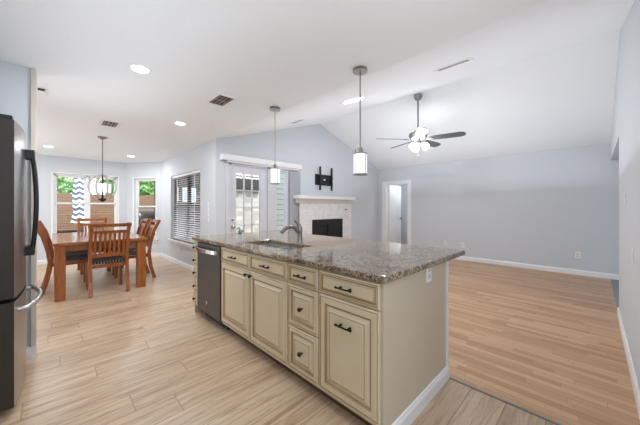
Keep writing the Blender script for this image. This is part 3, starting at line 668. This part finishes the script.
for i in range(4):
    a = PI/2*i+.4; dx, dy = math.cos(a), math.sin(a)
    ar = MB().tube(bez((dx*.02, dy*.02, 1.43), (dx*.07, dy*.07, 1.42), (dx*.085, dy*.085, 1.51), 8), .006, 6).build('arm', 'nickel', cd, smooth=True)
    MB().lathe([(.03, 1.51), (.04, 1.52), (.043, 1.66), (.04, 1.66), (.036, 1.525)], (dx*.085, dy*.085, 0), (0, 0, 1), 16).build('lamp_shade', 'candleshade', ar, smooth=True)
# ------------------------------------------------------------------ pendants over the island
pd = thing('pendant_lamp', 'glass cylinder pendant lamp over the near part of the island', 'pendant lamp', (1.86, 1.396, 0), 0, 'pendant lamps over the island')
MB().lathe([(.058, 2.44), (.062, 2.435), (.062, 2.415), (.02, 2.408)][::-1], (0, 0, 0), (0, 0, 1), 20).build('canopy', 'nickel', pd, smooth=True)
MB().tube([(0, 0, 2.41), (0, 0, 1.775)], .0055, 8).build('rod', 'nickel', pd)
cp = MB().lathe([(.06, 1.716), (.06, 1.724), (.022, 1.726), (.02, 1.768), (.008, 1.775)], (0, 0, 0), (0, 0, 1), 20)
for i in range(3):
    a = 2*PI*i/3; cp.tube([(math.cos(a)*.04, math.sin(a)*.04, 1.72), (math.cos(a)*.04, math.sin(a)*.04, 1.765)], .003, 6)
cp.build('cap', 'nickel', pd, smooth=True)
MB().lathe([(.0, 1.545), (.056, 1.545), (.056, 1.717), (.0, 1.717)], (0, 0, 0), (0, 0, 1), 24).build('lamp_shade', 'shade', pd, smooth=True)
MB().lathe([(.0605, 1.54), (.0605, 1.55), (.056, 1.55), (.056, 1.54), (.0605, 1.54)], (0, 0, 0), (0, 0, 1), 24).build('bottom_ring', 'nickel', pd)
for i in range(4):
    a = PI/2*i+math.radians(262); MB().tube([(math.cos(a)*.06, math.sin(a)*.06, 1.545), (math.cos(a)*.06, math.sin(a)*.06, 1.722)], .003, 6).build('side_rod', 'nickel', pd)
p2 = dup(pd); p2.location = (1.87, 2.645, 0); p2['label'] = 'glass cylinder pendant lamp hanging in front of the patio door valance'
# ------------------------------------------------------------------ ceiling fan
FX, FYc = 4.56, 2.169
cf = thing('ceiling_fan', 'five-blade nickel ceiling fan with dark blades hanging from the vault ridge', 'ceiling fan', (FX, FYc, 0))
MB().lathe([(.02, 3.145), (.045, 3.15), (.068, 3.19), (.074, 3.236)], (0, 0, 0), (0, 0, 1), 20).build('canopy', 'nickel', cf, smooth=True)
MB().tube([(0, 0, 3.17), (0, 0, 2.60)], .014, 10).build('down_rod', 'nickel', cf, smooth=True)
MB().lathe([(.03, 2.625), (.06, 2.61), (.075, 2.58), (.14, 2.565), (.155, 2.53), (.14, 2.475), (.085, 2.455), (.07, 2.42), (.085, 2.40), (.085, 2.375), (.03, 2.36)][::-1], (0, 0, 0), (0, 0, 1), 28).build('motor', 'fannickel', cf, smooth=True)
for al in (40, -32, 112, 184, 256):
    a = math.radians(al-44.7); d = Vector((math.cos(a), math.sin(a), 0)); s_ = Vector((-d.y, d.x, 0))
    s2 = (s_+Vector((0, 0, -.27))).normalized(); n2 = d.cross(s2)
    zc = Vector((0, 0, 2.455)); mb = MB(); out = []
    for r, w in ((.19, .05), (.26, .064), (.45, .075), (.66, .076), (.715, .06), (.74, .03)): out.append((r, w))
    poly = [zc+d*r+s2*w for r, w in out]+[zc+d*r-s2*w for r, w in out[::-1]]
    mb.prism([p-n2*.004 for p in poly], n2*.008); bo = mb.build('blade', 'blade', cf)
    MB().prism([zc+d*.12+s2*.018-n2*.012, zc+d*.24+s2*.035-n2*.012, zc+d*.26-n2*.012, zc+d*.24-s2*.035-n2*.012, zc+d*.12-s2*.018-n2*.012], n2*.008).build('blade_iron', 'nickel', bo)
for i in range(3):
    a = 2*PI/3*i+math.radians(45); d = Vector((math.cos(a), math.sin(a), -.95)).normalized(); b = Vector((math.cos(a)*.06, math.sin(a)*.06, 2.385))
    MB().lathe([(.022, 0), (.026, .03), (.044, .05), (.058, .085), (.056, .115), (.036, .14), (.004, .146)], b, d, 16).build('globe', 'globe', cf, smooth=True)
MB().tube([(.0, .0, 2.37), (.0, .0, 2.16)], .002, 5).lathe([(.004, 0), (.008, .01), (.004, .025)], (0, 0, 2.14), (0, 0, 1), 8).build('pull_chain', 'nickel', cf)
# ------------------------------------------------------------------ recessed ceiling lights and vents
def normal_frame(x):
    if x <= XW: return Vector((1, 0, 0)), Vector((0, 0, -1))
    k = (ZR-ZC)/(XR-XW); t = Vector((1, 0, k)).normalized(); return t, Vector((k, 0, -1)).normalized()
def can(x, y, label, r=.085, watts=None):
    t, n = normal_frame(x); o = Vector((x, y, slope_z(x)))
    c = thing('recessed_light', label, 'ceiling light', o, 0, 'recessed ceiling lights')
    MB().lathe([(r*.72, .0005), (r*.75, .006), (r, .004), (r+.004, .0005)], (0, 0, 0), n, 28).build('trim_ring', 'white', c, smooth=True)
    MB().lathe([(.0, .007), (r*.74, .007), (r*.74, .0085), (0, .0095)], (0, 0, 0), n, 28).build('diffuser', 'lamp', c)
    ld = bpy.data.lights.new('lamp_glow', 'AREA'); ld.shape = 'DISK'; ld.size = r*1.4; ld.energy = watts or CAN_POWER; ld.color = (.97, .98, 1)
    lo = bpy.data.objects.new('lamp_glow', ld); COL.objects.link(lo); lo.parent = c; lo.location = n*.012; lo.rotation_euler = Vector((0, 0, -1)).rotation_difference(n).to_euler()
    return c
can(.53, 2.70, 'round recessed ceiling light nearest the camera, above the kitchen floor')
can(1.27, 4.05, 'round recessed ceiling light between the two square ceiling vents')
can(-.05, 7.35, 'round recessed ceiling light at the far left, before the dining window')
can(1.28, 7.42, 'round recessed ceiling light in front of the small bay window')
can(2.945, 2.33, 'large round lit skylight tube on the vaulted slope behind the pendant lamp', .19, 21)
def vent(x, y, wx, wy, label, along='y'):
    t, n = normal_frame(x); o = Vector((x, y, slope_z(x))); Y = Vector((0, 1, 0))
    c = thing('ceiling_vent', label, 'vent', o, 0, 'ceiling air vents')
    f = MB(); b = .036 if wx > .2 else .028
    for sx, sy, hx, hy in ((-1, 0, b/2, wy/2), (1, 0, b/2, wy/2), (0, -1, wx/2-b, b/2), (0, 1, wx/2-b, b/2)):
        f.obox(t*sx*(wx/2-b/2)+Y*sy*(wy/2-b/2)+n*.004, t, Y, n, hx, hy, .004)
    f.build('frame', 'white', c)
    MB().obox(n*.001, t, Y, n, wx/2-b, wy/2-b, .001).build('opening', 'grille', c)
    sv = MB(); k = 4
    for i in range(k):
        if along == 'y':
            u = -wx/2+b+(i+.5)*(wx-2*b)/k; a = (t+n*.8).normalized(); sv.obox(t*u+n*.005, a, Y, a.cross(Y), .006, wy/2-b, .0006)
        else:
            u = -wy/2+b+(i+.5)*(wy-2*b)/k; a = (Y+n*.8).normalized(); sv.obox(Y*u+n*.005, t, a, t.cross(a), wx/2-b, .006, .0006)
    sv.obox(n*.006, t, Y, n, wx/2-b, .008, .002); sv.build('louvre', 'nickel', c); return c
vent(1.317, 2.87, .235, .36, 'square white ceiling vent nearest the camera, over the island dishwasher')
vent(.577, 4.77, .235, .36, 'square white ceiling vent above the chandelier')
vent(2.955, 1.03, .15, .36, 'slot-like ceiling vent on the vaulted slope, upper right')
vent(3.05, 3.65, .15, .33, 'slot-like ceiling vent on the vaulted slope next to the fireplace wall')
sf = thing('ceiling_fitting', 'small white ceiling fitting with a dark grey edge beside the refrigerator wall end', 'fitting', (-.07, 3.93, ZC))
MB().box(-.03, .03, -.09, .09, -.014, -.001).build('housing', 'white', sf, bevel=.004)
MB().box(-.03, .02, -.1, -.09, -.022, -.002).build('edge_strip', 'slate', sf)
# ------------------------------------------------------------------ outside
struct(MB().box(-8, 2.14, 8.83, 30, -.2, -.1).box(2.14, 16, 4.71, 30, -.2, -.1).build('ground', 'grass'))
struct(MB().box(2.15, 9, 4.72, 9.0, -.1, -.04).build('patio_slab', 'concrete'))
fe = thing('garden_fence', 'brown wooden garden fence behind the dining windows', 'fence', (0, 13, -.1))
MB().box(-5, 4.6, 0, .03, .05, 1.85).build('boards', 'fence', fe)
for x in range(-5, 5, 2): MB().box(x-.05, x+.05, .03, .12, 0, 1.9).build('post', 'bark', fe)
def tree(x, y, z0, rx, rz, label, n=1500):
    t = thing('tree', label, 'tree', (x, y, -.1), 0, 'trees behind the garden fence')
    MB().tube([(0, 0, 0), (.05, 0, z0*.6), (0, .05, z0+rz*.3)], [.12, .09, .05], 8).build('trunk', 'bark', t, smooth=True)
    mb = MB()
    for i in range(n):
        while True:
            p = Vector((random.uniform(-1, 1), random.uniform(-1, 1), random.uniform(-1, 1)))
            if p.length < 1 and p.length > .35: break
        c = Vector((p.x*rx, p.y*rx, z0+p.z*rz)); u = Vector((random.uniform(-1, 1), random.uniform(-1, 1), random.uniform(-1, 1))).normalized()
        w = u.orthogonal().normalized()*.07; u *= .14; mb.add([c-u, c+w, c+u, c-w], [(0, 1, 2, 3)])
    mb.build('crown', 'leaf', t, merge=False)
tree(-.3, 16, 2.6, 1.5, 1.3, 'leafy green tree showing at the left of the double window')
tree(3.2, 19.5, 2.9, 1.3, 1.2, 'leafy green tree behind the chandelier, beyond the fence')
tree(3.0, 15.2, 2.1, .95, 1.15, 'leafy green tree filling the small bay window')
um = thing('patio_umbrella', 'closed navy and white chevron umbrella outside the double window', 'umbrella', (.56, 10.5, -.1))
MB().lathe([(.04, .86), (.19, .93), (.17, 1.05), (.13, 1.25), (.15, 1.5), (.14, 1.8), (.12, 2.05), (.09, 2.3), (.02, 2.42)], (0, 0, 0), (0, 0, 1), 14).build('canopy', 'chevron', um)
MB().tube([(0, 0, 0), (0, 0, 2.45)], .02, 8).build('pole', 'nickel', um); MB().lathe([(.25, 0), (.25, .06), (.05, .1)], (0, 0, 0), (0, 0, 1), 16).build('base', 'patiodark', um)
so = thing('patio_sofa', 'dark low patio sofa outside the double window', 'sofa', (.3, 9.35, -.1))
MB().box(-.45, .45, -.3, .3, .12, .42).build('seat', 'patiodark', so, bevel=.03); MB().box(-.45, .45, .2, .32, .42, .78).build('backrest', 'patiodark', so, bevel=.03)
for a in (-.4, .4):
    for b in (-.25, .25): MB().box(a-.03, a+.03, b-.03, b+.03, 0, .12).build('leg', 'patiodark', so)
gr = thing('barbecue_grill', 'tall dark covered grill seen through the bay window', 'grill', (2.2, 10.1, -.1))
MB().box(-.3, .3, -.25, .25, .1, .95).build('cart', 'patiodark', gr, bevel=.02); MB().lathe([(.3, -.3), (.3, .3)], (0, 0, 1.0), (1, 0, 0), 20).build('hood', 'slate', gr, smooth=True)
# patio seen through the door
struct(MB().box(3.55, 6.0, 9.0, 9.2, -.1, 2.6).build('wall_patio', 'stone'))
struct(MB().box(4.95, 7.4, 7.2, 7.4, -.1, 2.5).build('wall_patio.001', 'siding'))
aw = thing('patio_awning', 'dark patio awning edge with white scalloped trim beyond the door', 'awning', (0, 8.898, 0))
MB().box(3.6, 5.6, -.03, .1, 1.88, 2.42).build('fascia', 'patiodark', aw)
mb = MB()
for i in range(16): mb.lathe([(.062, 0), (.062, .012)], (3.66+i*.125, -.031, 2.36), (0, -1, 0), 14)
mb.box(3.6, 5.6, -.043, -.031, 2.36, 2.44); mb.build('scalloped_trim', 'white', aw, merge=False)
struct(MB().box(2.2, 3.55, 9.2, 9.35, -.1, 2.6).build('wall_patio.002', 'patiodark'))
for i, (x, z0, z1) in enumerate(((2.62, 1.45, 1.9), (3.15, 1.45, 1.9))):
    w = struct(MB().box(x-.2, x+.2, 9.17, 9.2, z0, z1).build('window_5' if i == 0 else 'window_6', 'white')); MB().box(x-.17, x+.17, 9.165, 9.17, z0+.03, z1-.03).build('pane', 'paleblue', w)
